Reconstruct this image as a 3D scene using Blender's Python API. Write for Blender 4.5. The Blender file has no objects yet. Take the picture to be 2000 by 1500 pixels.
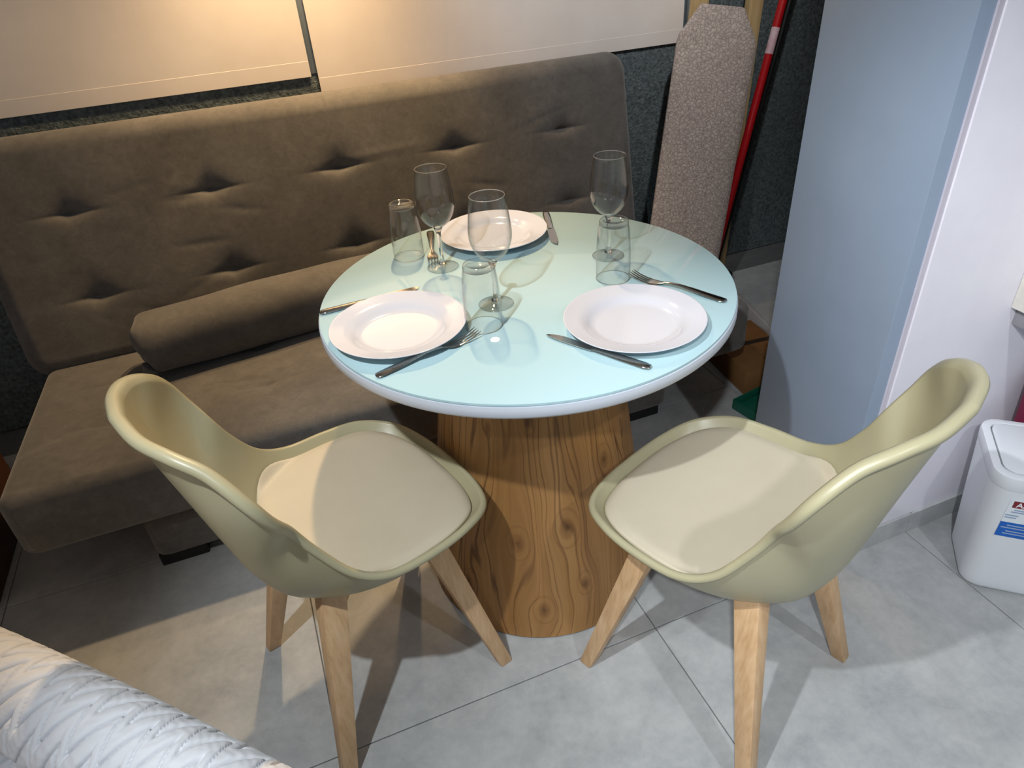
import bpy, bmesh, math, random
import numpy as np
from mathutils import Vector, Matrix, Quaternion

random.seed(4); np.random.seed(4)
scn = bpy.context.scene
col = scn.collection
PI = math.pi

# ------------------------------------------------------------------ camera
cam = bpy.data.cameras.new('camera'); cam_o = bpy.data.objects.new('camera', cam); col.objects.link(cam_o)
cam.sensor_width = 36.0; cam.lens = 1350 / 2000 * 36.0; cam.clip_start = 0.02
_r = Vector((.9270, -.3693, -.0650)); _f = Vector((.2726, .7829, -.5592)).normalized()
_r = (_r - _f * _r.dot(_f)).normalized(); _u = _r.cross(_f)
cam_o.matrix_world = Matrix(((_r.x, _u.x, -_f.x, -.455), (_r.y, _u.y, -_f.y, -1.18), (_r.z, _u.z, -_f.z, 1.375), (0, 0, 0, 1)))
scn.camera = cam_o

# ------------------------------------------------------------------ world, lights, exposure
w = bpy.data.worlds.new('world'); scn.world = w; w.use_nodes = True
w.node_tree.nodes['Background'].inputs[0].default_value = (.78, .90, 1.0, 1)
w.node_tree.nodes['Background'].inputs[1].default_value = .27
def spot(name, loc, target, energy, color, cone, blend, radius):
    l = bpy.data.lights.new(name, 'SPOT'); l.energy = energy; l.color = color
    l.spot_size = math.radians(cone); l.spot_blend = blend; l.shadow_soft_size = radius
    o = bpy.data.objects.new(name, l); col.objects.link(o); o.location = loc
    o.rotation_euler = (Vector(target) - Vector(loc)).to_track_quat('-Z', 'Y').to_euler()
    return o
spot('ceiling_spot_key', (-.86, -.88, 2.05), (.36, -.50, 0), 87, (.90, .96, 1.0), 80, .6, .020)
spot('ceiling_spot_front', (-.95, -1.75, 2.3), (.95, -.85, 0), 140, (.92, .96, 1.0), 56, .7, .03)
spot('ceiling_spot_right', (.30, -1.85, 2.3), (.80, -.75, .1), 48, (.93, .96, 1.0), 66, .7, .035)
spot('ceiling_spot_warm', (.10, .98, 2.15), (-.72, .52, .4), 98, (1.0, .70, .38), 90, .6, .03)
spot('warm_wall_washer', (-.14, 1.12, 1.88), (-.14, 1.25, .9), 54, (1.0, .66, .33), 96, .8, .03)
spot('corner_fill_spot', (.75, .12, 2.5), (.92, 1.28, 1.30), 85, (.98, .97, .95), 58, .9, .04)  # added fill light that brightens the ironing board and ladder corner
scn.view_settings.view_transform = 'Standard'
scn.view_settings.look = 'None'
scn.view_settings.exposure = 0.0
scn.view_settings.gamma = 1.0
scn.view_settings.use_curve_mapping = False

# ------------------------------------------------------------------ material helpers
def srgb(r, g, b):
    f = lambda c: (c / 12.92 if c <= .04045 else ((c + .055) / 1.055) ** 2.4)
    return (f(r / 255), f(g / 255), f(b / 255), 1)
class NT:
    def __init__(s, name):
        s.m = bpy.data.materials.new(name); s.m.use_nodes = True; s.t = s.m.node_tree
        s.b = s.t.nodes['Principled BSDF']; s.out = s.t.nodes['Material Output']
    def n(s, typ, **kw):
        nd = s.t.nodes.new(typ)
        for k, v in kw.items(): setattr(nd, k, v)
        return nd
    def l(s, a, b): s.t.links.new(a, b)
    def math(s, op, a, b=None, c=None):
        nd = s.n('ShaderNodeMath', operation=op)
        for i, v in enumerate((a, b, c)):
            if v is None: continue
            if isinstance(v, (int, float)): nd.inputs[i].default_value = v
            else: s.l(v, nd.inputs[i])
        return nd.outputs[0]
    def noise(s, scale, detail=4, rough=.55, vec=None, dist=0):
        nd = s.n('ShaderNodeTexNoise'); nd.inputs['Scale'].default_value = scale
        nd.inputs['Detail'].default_value = detail; nd.inputs['Roughness'].default_value = rough
        nd.inputs['Distortion'].default_value = dist
        if vec is not None: s.l(vec, nd.inputs['Vector'])
        return nd.outputs['Fac']
    def ramp(s, fac, stops):
        nd = s.n('ShaderNodeValToRGB'); e = nd.color_ramp.elements
        while len(e) < len(stops): e.new(.5)
        for el, (p, c) in zip(e, stops): el.position = p; el.color = c
        s.l(fac, nd.inputs[0]); return nd.outputs[0]
    def mix(s, fac, a, b):
        nd = s.n('ShaderNodeMix', data_type='RGBA')
        if isinstance(fac, (int, float)): nd.inputs[0].default_value = fac
        else: s.l(fac, nd.inputs[0])
        for i, v in ((6, a), (7, b)):
            if isinstance(v, tuple): nd.inputs[i].default_value = v
            else: s.l(v, nd.inputs[i])
        return nd.outputs[2]
    def obj(s, sx=1, sy=1, sz=1):
        tc = s.n('ShaderNodeTexCoord'); mp = s.n('ShaderNodeMapping'); mp.inputs['Scale'].default_value = (sx, sy, sz)
        s.l(tc.outputs['Object'], mp.inputs['Vector']); return mp.outputs['Vector']
    def geo(s, sx=1, sy=1, sz=1):
        tc = s.n('ShaderNodeNewGeometry'); mp = s.n('ShaderNodeMapping'); mp.inputs['Scale'].default_value = (sx, sy, sz)
        s.l(tc.outputs['Position'], mp.inputs['Vector']); return mp.outputs['Vector']
    def bump(s, h, strength=.3, dist=.002):
        nd = s.n('ShaderNodeBump'); nd.inputs['Strength'].default_value = strength; nd.inputs['Distance'].default_value = dist
        s.l(h, nd.inputs['Height']); s.l(nd.outputs[0], s.b.inputs['Normal'])
    def base(s, c):
        if isinstance(c, tuple): s.b.inputs['Base Color'].default_value = c
        else: s.l(c, s.b.inputs['Base Color'])
    def set(s, **kw):
        for k, v in kw.items(): s.b.inputs[k.replace('_', ' ')].default_value = v
def mottled(name, c1, c2, scale, rough, bump=0, bscale=None, bdist=.002, metal=0, spec=.5, world=False):
    N = NT(name); v = N.geo() if world else N.obj()
    f = N.noise(scale, 5, .6, v); N.base(N.ramp(f, [(.3, c1), (.72, c2)])); N.set(Roughness=rough, Metallic=metal, Specular_IOR_Level=spec)
    if bump: N.bump(N.noise(bscale or scale * 6, 4, .6, v), bump, bdist)
    return N.m
MAT = {}
MAT['charcoal'] = mottled('charcoal_stucco', srgb(66, 74, 78), srgb(118, 130, 134), 90, .95, .9, 110, .006)
MAT['mullion'] = mottled('window_mullion', srgb(140, 152, 158), srgb(150, 162, 168), 6, .5)
MAT['dark_wall'] = mottled('dark_side_wall', srgb(74, 72, 68), srgb(86, 83, 78), 5, .8)
MAT['white_wall'] = mottled('white_paint', srgb(226, 222, 232), srgb(234, 231, 238), 6, .55, .05, 60)
MAT['lilac_trim'] = mottled('lilac_trim', srgb(196, 188, 200), srgb(204, 198, 206), 8, .6)
MAT['blue_paint'] = mottled('blue_grey_paint', srgb(142, 156, 176), srgb(150, 164, 184), 4, .38, .04, 120)
MAT['ceiling'] = mottled('ceiling_paint', srgb(225, 225, 225), srgb(232, 232, 232), 3, .9)
MAT['blind'] = mottled('blind_fabric', srgb(226, 216, 210), srgb(238, 230, 224), 3, .85, .15, 300, .0006)
MAT['blind_bar'] = mottled('blind_hem', srgb(232, 222, 214), srgb(240, 232, 226), 5, .7)
MAT['grout'] = mottled('grout', srgb(96, 98, 99), srgb(110, 112, 112), 20, .9)
MAT['black'] = mottled('black_plastic', srgb(16, 16, 18), srgb(24, 24, 26), 20, .6)
MAT['white_plastic'] = mottled('white_plastic', srgb(226, 229, 234), srgb(232, 235, 240), 4, .35)
MAT['gap'] = mottled('dark_gap', srgb(120, 122, 126), srgb(126, 128, 132), 4, .6)
MAT['shell'] = mottled('olive_plastic', srgb(174, 167, 135), srgb(180, 173, 141), 5, .36, .03, 500, .0005)
MAT['pad'] = mottled('cream_leatherette', srgb(198, 187, 164), srgb(206, 195, 172), 6, .5, .08, 420, .0006)
MAT['plate'] = mottled('white_porcelain', srgb(214, 215, 224), srgb(218, 219, 228), 3, .10)
MAT['steel'] = mottled('polished_steel', srgb(186, 182, 176), srgb(196, 192, 188), 30, .13, metal=1)
MAT['top_edge'] = mottled('table_rim_paint', srgb(206, 212, 222), srgb(212, 218, 228), 4, .35)
MAT['red'] = mottled('red_pole_plastic', srgb(176, 14, 24), srgb(192, 20, 30), 10, .35)
MAT['sticker'] = mottled('pink_sticker', srgb(206, 160, 172), srgb(224, 200, 208), 40, .6)
MAT['sticker_white'] = mottled('white_sticker', srgb(226, 232, 238), srgb(236, 242, 246), 40, .5)
MAT['label_blue'] = mottled('label_blue', srgb(8, 92, 184), srgb(12, 100, 194), 20, .5)
MAT['label_red'] = mottled('label_red', srgb(118, 30, 40), srgb(130, 36, 46), 20, .5)
MAT['print_white'] = mottled('print_white', srgb(240, 240, 244), srgb(246, 246, 250), 20, .6)
MAT['print_grey'] = mottled('print_grey', srgb(150, 170, 200), srgb(165, 182, 208), 20, .6)
MAT['cardboard'] = mottled('cardboard', srgb(118, 82, 44), srgb(132, 94, 54), 14, .8, .1, 100)
MAT['tape'] = mottled('dark_tape', srgb(44, 34, 28), srgb(56, 44, 36), 20, .5)
MAT['green'] = mottled('green_plastic', srgb(14, 84, 66), srgb(20, 98, 76), 12, .45)
MAT['burgundy'] = mottled('burgundy_fabric', srgb(110, 20, 52), srgb(124, 28, 60), 12, .5)
MAT['cream_panel'] = mottled('cream_laminate', srgb(222, 216, 204), srgb(238, 232, 222), 30, .5, .15, 80)
MAT['grey_panel'] = mottled('grey_laminate', srgb(140, 138, 142), srgb(150, 148, 152), 6, .6)
MAT['brown_wood'] = mottled('brown_wood', srgb(62, 34, 22), srgb(78, 44, 28), 14, .5)
MAT['pipe'] = mottled('pale_blue_trim', srgb(176, 194, 204), srgb(190, 206, 214), 6, .5)

def tile_mat():
    N = NT('cement_tile'); v = N.geo()
    a = N.noise(2.2, 6, .62, v, .4); b = N.noise(14, 6, .7, v, .3); c = N.noise(60, 3, .6, v)
    f = N.math('ADD', N.math('MULTIPLY', a, .5), N.math('ADD', N.math('MULTIPLY', b, .36), N.math('MULTIPLY', c, .14)))
    N.base(N.ramp(f, [(.36, srgb(150, 153, 154)), (.5, srgb(172, 174, 174)), (.64, srgb(190, 191, 190))]))
    N.set(Roughness=.42, Specular_IOR_Level=.4); N.bump(b, .04, .002); return N.m
MAT['tile'] = tile_mat()
def sofa_mat():
    N = NT('taupe_suede'); v = N.obj()
    a = N.noise(5, 6, .65, v, .6); b = N.noise(38, 5, .7, v, .8)
    f = N.math('ADD', N.math('MULTIPLY', a, .55), N.math('MULTIPLY', b, .45))
    N.base(N.ramp(f, [(.32, srgb(84, 82, 80)), (.5, srgb(99, 96, 93)), (.68, srgb(114, 111, 107))]))
    N.set(Roughness=.92, Specular_IOR_Level=.15, Sheen_Weight=.25, Sheen_Roughness=.5); N.bump(b, .12, .003); return N.m
MAT['sofa'] = sofa_mat()
def beech():
    N = NT('beech_wood'); v = N.obj(60, 60, 3)
    f = N.noise(1.0, 5, .6, v, .5); g = N.noise(6, 3, .6, N.obj(30, 30, 1.5))
    N.base(N.ramp(N.math('ADD', N.math('MULTIPLY', f, .7), N.math('MULTIPLY', g, .3)), [(.3, srgb(186, 146, 104)), (.5, srgb(208, 170, 128)), (.7, srgb(222, 188, 148))]))
    N.set(Roughness=.5); return N.m
MAT['beech'] = beech()
def pine():
    N = NT('pine_wood'); f = N.noise(1.0, 5, .6, N.obj(40, 40, 2), .5)
    N.base(N.ramp(f, [(.3, srgb(176, 146, 98)), (.7, srgb(208, 182, 136))])); N.set(Roughness=.6); return N.m
MAT['pine'] = pine()
def crackle():
    N = NT('crackle_print'); v = N.obj()
    wv = N.n('ShaderNodeVectorMath', operation='ADD'); N.l(v, wv.inputs[0])
    nn = N.n('ShaderNodeTexNoise'); nn.inputs['Scale'].default_value = 40; N.l(v, nn.inputs['Vector'])
    sc = N.n('ShaderNodeVectorMath', operation='SCALE'); sc.inputs['Scale'].default_value = .03; N.l(nn.outputs['Color'], sc.inputs[0]); N.l(sc.outputs[0], wv.inputs[1])
    vo = N.n('ShaderNodeTexVoronoi', feature='DISTANCE_TO_EDGE'); vo.inputs['Scale'].default_value = 80; N.l(wv.outputs[0], vo.inputs['Vector'])
    a = N.ramp(vo.outputs['Distance'], [(.0, srgb(140, 127, 122)), (.10, srgb(182, 169, 162)), (.4, srgb(202, 190, 183))])
    N.base(N.mix(N.math('MULTIPLY', N.noise(9, 4, .6, v), .45), a, srgb(122, 110, 106))); N.set(Roughness=.85)
    N.bump(vo.outputs['Distance'], .5, .004); return N.m
MAT['crackle'] = crackle()
def quilt_mat():
    N = NT('white_quilted_cotton'); v = N.obj()
    N.base(N.ramp(N.noise(8, 4, .6, v), [(.3, srgb(226, 228, 234)), (.7, srgb(236, 237, 241))])); N.set(Roughness=.8, Sheen_Weight=.15)
    N.bump(N.noise(60, 4, .6, v, .8), .22, .003); return N.m
MAT['quilt'] = quilt_mat()
def glasstop():
    N = NT('back_painted_glass'); N.base((.50, .695, .735, 1))
    N.set(Roughness=.012, Specular_IOR_Level=.5, IOR=1.5); return N.m
MAT['glasstop'] = glasstop()
def thin_glass():
    N = NT('thin_clear_glass'); t = N.t
    tr = N.n('ShaderNodeBsdfTransparent'); gl = N.n('ShaderNodeBsdfGlossy'); gl.inputs['Roughness'].default_value = .01
    lw = N.n('ShaderNodeLayerWeight'); lw.inputs['Blend'].default_value = .5
    # thin glass: darker where the wall is seen edge on, mirror-like at grazing angles
    tint = N.ramp(lw.outputs['Facing'], [(0, (.966, .970, .970, 1)), (.70, (.950, .955, .955, 1)), (.90, (.80, .81, .82, 1)), (1, (.34, .35, .36, 1))])
    N.l(tint, tr.inputs['Color'])
    fr = N.math('ADD', .034, N.math('MULTIPLY', .85, N.math('POWER', lw.outputs['Facing'], 3.6)))
    mx = N.n('ShaderNodeMixShader'); N.l(fr, mx.inputs[0]); N.l(tr.outputs[0], mx.inputs[1]); N.l(gl.outputs[0], mx.inputs[2])
    N.l(mx.outputs[0], N.out.inputs['Surface']); return N.m
MAT['thin_glass'] = thin_glass()
def thick_glass():
    N = NT('thick_clear_glass'); tr = N.n('ShaderNodeBsdfTransparent'); gl = N.n('ShaderNodeBsdfGlossy'); gl.inputs['Roughness'].default_value = .02
    lw = N.n('ShaderNodeLayerWeight'); lw.inputs['Blend'].default_value = .5
    N.l(N.ramp(lw.outputs['Facing'], [(0, (.96, .965, .965, 1)), (.6, (.91, .92, .92, 1)), (1, (.45, .47, .48, 1))]), tr.inputs['Color'])
    fr = N.math('ADD', .07, N.math('MULTIPLY', .75, N.math('POWER', lw.outputs['Facing'], 4.0)))
    mx = N.n('ShaderNodeMixShader'); N.l(fr, mx.inputs[0]); N.l(tr.outputs[0], mx.inputs[1]); N.l(gl.outputs[0], mx.inputs[2]); N.l(mx.outputs[0], N.out.inputs['Surface']); return N.m
MAT['thick_glass'] = thick_glass()
def solid_glass():
    N = NT('solid_clear_glass'); N.base((1, 1, 1, 1)); N.set(Roughness=0, IOR=1.5, Transmission_Weight=1.0); return N.m
MAT['solid_glass'] = solid_glass()
def veneer():
    # UV: u = arc length (m) round the pedestal, 0 towards the camera; v = height (m)
    N = NT('teak_veneer'); uv = N.n('ShaderNodeUVMap'); uv.uv_map = 'UVMap'
    sp = N.n('ShaderNodeSeparateXYZ'); N.l(uv.outputs[0], sp.inputs[0]); u, v = sp.outputs[0], sp.outputs[1]
    knots = [(-.012, .565, .020), (-.045, .27, .030), (.055, .30, .034), (.0, .085, .026), (.085, .14, .022), (-.17, .36, .028), (.16, .43, .026), (-.16, .12, .022), (-.105, .545, .016), (.30, .3, .03), (-.32, .5, .03)]
    shift = None; ring = None; core = None
    for ku, kv, ks in knots:
        du = N.math('SUBTRACT', u, ku); dv = N.math('MULTIPLY', N.math('SUBTRACT', v, kv), .55)
        r2 = N.math('ADD', N.math('MULTIPLY', du, du), N.math('MULTIPLY', dv, dv))
        g = N.math('POWER', 2.718, N.math('MULTIPLY', r2, -1 / (ks * ks)))
        sh = N.math('MULTIPLY', N.math('MULTIPLY', du, g), -.85)
        shift = sh if shift is None else N.math('ADD', shift, sh)
        c = N.math('POWER', 2.718, N.math('MULTIPLY', r2, -1 / (ks * .30) ** 2))
        core = c if core is None else N.math('MAXIMUM', core, c)
        ring = g if ring is None else N.math('MAXIMUM', ring, g)
    cb = N.n('ShaderNodeCombineXYZ'); N.l(N.math('MULTIPLY', u, 5.5), cb.inputs[0]); N.l(N.math('MULTIPLY', v, 1.5), cb.inputs[1])
    w1 = N.noise(1.0, 2, .5, cb.outputs[0])
    cb3 = N.n('ShaderNodeCombineXYZ'); N.l(N.math('MULTIPLY', u, 30), cb3.inputs[0]); N.l(N.math('MULTIPLY', v, 9), cb3.inputs[1])
    w2 = N.noise(1.0, 3, .5, cb3.outputs[0])
    uu = N.math('ADD', N.math('ADD', u, shift), N.math('ADD', N.math('MULTIPLY', w1, .16), N.math('MULTIPLY', w2, .012)))
    cb2 = N.n('ShaderNodeCombineXYZ'); N.l(N.math('MULTIPLY', uu, 90), cb2.inputs[0]); N.l(N.math('MULTIPLY', v, 1.2), cb2.inputs[1])
    grain = N.noise(1.0, 5, .65, cb2.outputs[0])
    cb4 = N.n('ShaderNodeCombineXYZ'); N.l(N.math('MULTIPLY', uu, 13), cb4.inputs[0]); N.l(N.math('MULTIPLY', v, .5), cb4.inputs[1])
    band = N.noise(1.0, 2, .5, cb4.outputs[0])
    basec = N.ramp(N.math('ADD', N.math('MULTIPLY', grain, .45), N.math('MULTIPLY', band, .55)), [(.3, srgb(124, 85, 46)), (.5, srgb(160, 117, 68)), (.72, srgb(184, 142, 90))])
    # thin dark figure lines where the warped coordinate crosses irregular levels
    cb5 = N.n('ShaderNodeCombineXYZ'); N.l(N.math('MULTIPLY', uu, 21), cb5.inputs[0]); N.l(N.math('MULTIPLY', v, .7), cb5.inputs[1])
    ln = N.noise(1.0, 1, .4, cb5.outputs[0])
    lines = N.math('ABSOLUTE', N.math('SUBTRACT', N.math('FRACT', N.math('MULTIPLY', ln, 8.0)), .5))
    lf = N.ramp(lines, [(0, (1, 1, 1, 1)), (.04, (.8, .8, .8, 1)), (.12, (0, 0, 0, 1))])
    lf = N.math('MULTIPLY', lf, N.ramp(N.noise(1.0, 2, .5, cb.outputs[0]), [(.3, (.35, .35, .35, 1)), (.6, (1, 1, 1, 1))]))
    c2 = N.mix(N.math('MULTIPLY', lf, .8), basec, srgb(82, 48, 22))
    rg = N.math('SINE', N.math('MULTIPLY', ring, 16)); rf = N.math('MULTIPLY', N.math('MULTIPLY', N.math('MAXIMUM', rg, 0), N.math('GREATER_THAN', ring, .45)), .28)
    c3 = N.mix(rf, c2, srgb(120, 74, 36))
    c4 = N.mix(N.math('MULTIPLY', N.math('MULTIPLY', core, N.noise(70, 4, .7, N.obj())), 1.25), c3, srgb(70, 40, 20))
    N.base(c4); N.set(Roughness=.42, Specular_IOR_Level=.4); return N.m
MAT['veneer'] = veneer()

# ------------------------------------------------------------------ mesh helpers
def link(name, me, mat, parent=None, smooth=True):
    o = bpy.data.objects.new(name, me); col.objects.link(o)
    if mat is not None and not me.materials: me.materials.append(mat if not isinstance(mat, str) else MAT[mat])
    if smooth and len(me.polygons):
        me.polygons.foreach_set('use_smooth', [True] * len(me.polygons))
    if parent is not None: o.parent = parent
    return o
def mesh(name, verts, faces, mat, parent=None, smooth=True):
    me = bpy.data.meshes.new(name); me.from_pydata([tuple(map(float, v)) for v in verts], [], faces); me.update()
    return link(name, me, mat, parent, smooth)
def from_bm(name, bm, mat, parent=None, smooth=True, auto=None):
    bmesh.ops.recalc_face_normals(bm, faces=bm.faces[:])
    me = bpy.data.meshes.new(name); bm.to_mesh(me); bm.free()
    o = link(name, me, mat, parent, smooth)
    if auto: sharpen(me, auto)
    return o
def sharpen(me, deg):
    bm = bmesh.new(); bm.from_mesh(me)
    for e in bm.edges:
        e.smooth = not (len(e.link_faces) == 2 and e.calc_face_angle(0) > math.radians(deg))
    bm.to_mesh(me); bm.free()
def box_bm(x0, x1, y0, y1, z0, z1, bev=0, seg=2):
    bm = bmesh.new(); bmesh.ops.create_cube(bm, size=1)
    bmesh.ops.scale(bm, vec=(x1 - x0, y1 - y0, z1 - z0), verts=bm.verts)
    bmesh.ops.translate(bm, vec=((x0 + x1) / 2, (y0 + y1) / 2, (z0 + z1) / 2), verts=bm.verts)
    if bev: bmesh.ops.bevel(bm, geom=bm.edges[:], offset=bev, segments=seg, profile=.5, affect='EDGES')
    return bm
def box(name, x0, x1, y0, y1, z0, z1, mat, parent=None, bev=0, seg=2):
    return from_bm(name, box_bm(x0, x1, y0, y1, z0, z1, bev, seg), mat, parent, smooth=bool(bev), auto=35 if bev else None)
def lathe(name, prof, mat, parent=None, n=64, closed=False, auto=40):
    vs, fs = [], []; m = len(prof)
    for i in range(n):
        a = 2 * PI * i / n
        for r, z in prof: vs.append((r * math.cos(a), r * math.sin(a), z))
    for i in range(n):
        j = (i + 1) % n
        for k in range(m if closed else m - 1):
            k2 = (k + 1) % m
            fs.append((i * m + k, j * m + k, j * m + k2, i * m + k2))
    bm = bmesh.new()
    V = [bm.verts.new(v) for v in vs]
    for f in fs: bm.faces.new([V[q] for q in f])
    bmesh.ops.remove_doubles(bm, verts=bm.verts, dist=1e-6)
    return from_bm(name, bm, mat, parent, True, auto)
def tube(name, pts, r, mat, parent=None, n=16):
    bm = bmesh.new(); P = [Vector(p) for p in pts]; rings = []
    for i, p in enumerate(P):
        t = (P[min(i + 1, len(P) - 1)] - P[max(i - 1, 0)]).normalized(); a = t.orthogonal().normalized(); b = t.cross(a)
        rr = r[i] if isinstance(r, (list, tuple)) else r
        rings.append([bm.verts.new(p + (a * math.cos(2 * PI * k / n) + b * math.sin(2 * PI * k / n)) * rr) for k in range(n)])
    for A, B in zip(rings, rings[1:]):
        for k in range(n): bm.faces.new((A[k], A[(k + 1) % n], B[(k + 1) % n], B[k]))
    bm.faces.new(rings[0]); bm.faces.new(rings[-1][::-1])
    return from_bm(name, bm, mat, parent, True, 50)
def bar_bm(p0, p1, w0, d0, w1, d1, xdir, bev=0, seg=2):
    """tapered bar of rectangular section from p0 to p1, horizontal end cuts"""
    bm = bmesh.new(); X = Vector(xdir).normalized(); Y = Vector((0, 0, 1)).cross(X).normalized(); rings = []
    for p, ww, dd in ((p0, w0, d0), (p1, w1, d1)):
        rings.append([bm.verts.new(Vector(p) + X * sx * ww / 2 + Y * sy * dd / 2) for sx, sy in ((-1, -1), (1, -1), (1, 1), (-1, 1))])
    A, B = rings
    for k in range(4): bm.faces.new((A[k], A[(k + 1) % 4], B[(k + 1) % 4], B[k]))
    bm.faces.new(A[::-1]); bm.faces.new(B)
    if bev: bmesh.ops.bevel(bm, geom=bm.edges[:], offset=bev, segments=seg, profile=.5, affect='EDGES')
    return bm
def tag(o, label, cat, group=None):
    o['label'] = label; o['category'] = cat
    if group: o['group'] = group
    return o
def thing(name, label, cat, loc=(0, 0, 0), rotz=0, group=None):
    o = bpy.data.objects.new(name, None); col.objects.link(o); o.location = loc; o.rotation_euler = (0, 0, rotz); o.empty_display_size = .05
    return tag(o, label, cat, group)
def structure(o): o['kind'] = 'structure'; return o
def dup(root, loc, rotz, label):
    r = root.copy(); col.objects.link(r); r.location = loc; r.rotation_euler = (0, 0, rotz); r['label'] = label
    for ch in list(root.children):
        c = ch.copy(); col.objects.link(c); c.parent = r
        for g in list(ch.children):
            d = g.copy(); col.objects.link(d); d.parent = c
    return r
def ss(a, b, x):
    t = np.clip((x - a) / (b - a), 0, 1); return t * t * (3 - 2 * t)
def catmull(P, n):
    P = np.array(P, float); out = []
    for i in range(len(P) - 1):
        p0 = P[max(i - 1, 0)]; p1 = P[i]; p2 = P[i + 1]; p3 = P[min(i + 2, len(P) - 1)]
        for t in np.arange(n) / n:
            out.append(.5 * (2 * p1 + (p2 - p0) * t + (2 * p0 - 5 * p1 + 4 * p2 - p3) * t * t + (3 * p1 - p0 - 3 * p2 + p3) * t ** 3))
    out.append(P[-1]); return np.array(out)
def grid_faces(nu, nv, off=0, wrap_u=False):
    fs = []
    for i in range(nu - (0 if wrap_u else 1)):
        i2 = (i + 1) % nu
        for j in range(nv - 1):
            fs.append((off + i * nv + j, off + i2 * nv + j, off + i2 * nv + j + 1, off + i * nv + j + 1))
    return fs
def cushion(name, w, h, t, r, rc, nx, ny, disp, mat, parent):
    """padded slab in local XY (w x h), thickness t along Z (front = +Z); r edge radius, rc corner radius"""
    # grid coordinates crowded at the edges
    def axis(L, n):
        e = max(3, n // 14); a = L / 2
        edge = a - r * np.cos(np.linspace(0, PI / 2, e))[::-1] * 1.0
        edge = a - r * (1 - np.sin(np.linspace(0, PI / 2, e + 1)))[:-1] * 1.0 if False else a - r + r * np.sin(np.linspace(0, PI / 2, e + 1))
        inner = np.linspace(-(a - r), a - r, n)
        return np.concatenate([-edge[::-1][:-1], inner, edge[1:]])
    xs, ys = axis(w, nx), axis(h, ny); X, Y = np.meshgrid(xs, ys, indexing='ij')
    qx, qy = np.abs(X) - (w / 2 - rc), np.abs(Y) - (h / 2 - rc)
    out = (qx > 0) & (qy > 0); L = np.hypot(qx, qy) + 1e-9; sc = np.where(out & (L > rc), rc / L, 1)
    X = np.where(out, np.sign(X) * (w / 2 - rc + qx * sc), X); Y = np.where(out, np.sign(Y) * (h / 2 - rc + qy * sc), Y)
    qx, qy = np.abs(X) - (w / 2 - rc), np.abs(Y) - (h / 2 - rc)
    sd = np.minimum(np.maximum(qx, qy), 0) + np.hypot(np.maximum(qx, 0), np.maximum(qy, 0)) - rc
    d = np.clip(-sd / r, 0, 1); prof = r * np.sqrt(np.clip(1 - (1 - d) ** 2, 0, 1))
    Zf = t / 2 - r + prof + disp(X, Y) * ss(0, 1.2, d); Zb = -(t / 2 - r) - prof
    n1, n2 = X.shape
    vf = np.stack([X, Y, Zf], -1).reshape(-1, 3); vb = np.stack([X, Y, Zb], -1).reshape(-1, 3)
    fs = grid_faces(n1, n2) + [f[::-1] for f in grid_faces(n1, n2, n1 * n2)]
    ring = [(i, 0) for i in range(n1)] + [(n1 - 1, j) for j in range(1, n2)] + [(i, n2 - 1) for i in range(n1 - 2, -1, -1)] + [(0, j) for j in range(n2 - 2, 0, -1)]
    ids = [i * n2 + j for i, j in ring]
    for k in range(len(ids)):
        a, b = ids[k], ids[(k + 1) % len(ids)]; fs.append((a, a + n1 * n2, b + n1 * n2, b))
    o = mesh(name, np.vstack([vf, vb]), fs, mat, parent)
    bm = bmesh.new(); bm.from_mesh(o.data); bmesh.ops.remove_doubles(bm, verts=bm.verts, dist=1e-5); bmesh.ops.dissolve_degenerate(bm, edges=bm.edges, dist=1e-6)
    bmesh.ops.recalc_face_normals(bm, faces=bm.faces); bm.to_mesh(o.data); bm.free()
    o.data.polygons.foreach_set('use_smooth', [True] * len(o.data.polygons))
    return o

# ------------------------------------------------------------------ setting
floor = structure(box('floor', -2.3, 2.3, -3.0, 1.40, -.06, -.0045, 'grout'))
T = .73; x_lines = [.1405 + T * k for k in range(-4, 4)]; y_lines = [-.337 + T * k for k in range(-4, 3)]
tile_me = None
for a in x_lines[:-1]:
    for b in y_lines[:-1]:
        if a > 2 or b > 1.2: continue
        if tile_me is None:
            t_o = box('tile', .0012, T - .0012, .0012, T - .0012, -.008, 0, 'tile', floor, .0009, 1); tile_me = t_o.data
        else:
            t_o = bpy.data.objects.new('tile', tile_me); col.objects.link(t_o); t_o.parent = floor
        t_o.location = (a, b, 0)
wall_back = structure(box('wall_back', -2.3, 2.3, 1.285, 1.40, 0, 2.7, 'charcoal'))
wall_left = structure(box('wall_left', -2.4, -2.3, -3.0, 1.40, 0, 2.7, 'white_wall'))
wall_side = structure(box('wall_recess', 1.95, 2.05, -.10, 1.285, 0, 2.7, 'dark_wall'))
ceiling = structure(box('ceiling', -2.3, 2.3, -3.0, 1.40, 2.7, 2.8, 'ceiling'))
# blue-grey pillar and the white wall that starts at its front corner
structure(box('trim_1', .630, .96, -.340, -.018, 0, 2.7, 'blue_paint', bev=.002))
structure(box('wall_right', .676, 2.3, -.3475, -.10, .066, 2.7, 'white_wall', bev=.001))
structure(box('trim_2', .664, .677, -.3440, -.30, .066, 2.7, 'lilac_trim'))
bb = structure(box('baseboard_right', .664, 2.3, -.349, -.30, 0, .064, 'grout'))
sk_me = None
for x0, x1 in ((.666, .8695), (.872, 1.600), (1.6025, 2.29)):
    box('skirting_tile', x0, x1, -.353, -.346, .0, .066, 'tile', bb, .0012, 1)
structure(box('trim_4', -.205, -.160, 1.2825, 1.290, 1.0, 2.7, 'mullion', bev=.002))
# pale window trim beside the blinds
structure(box('trim_3', 1.198, 1.228, 1.255, 1.285, .95, 2.7, 'pipe', bev=.003))

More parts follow.
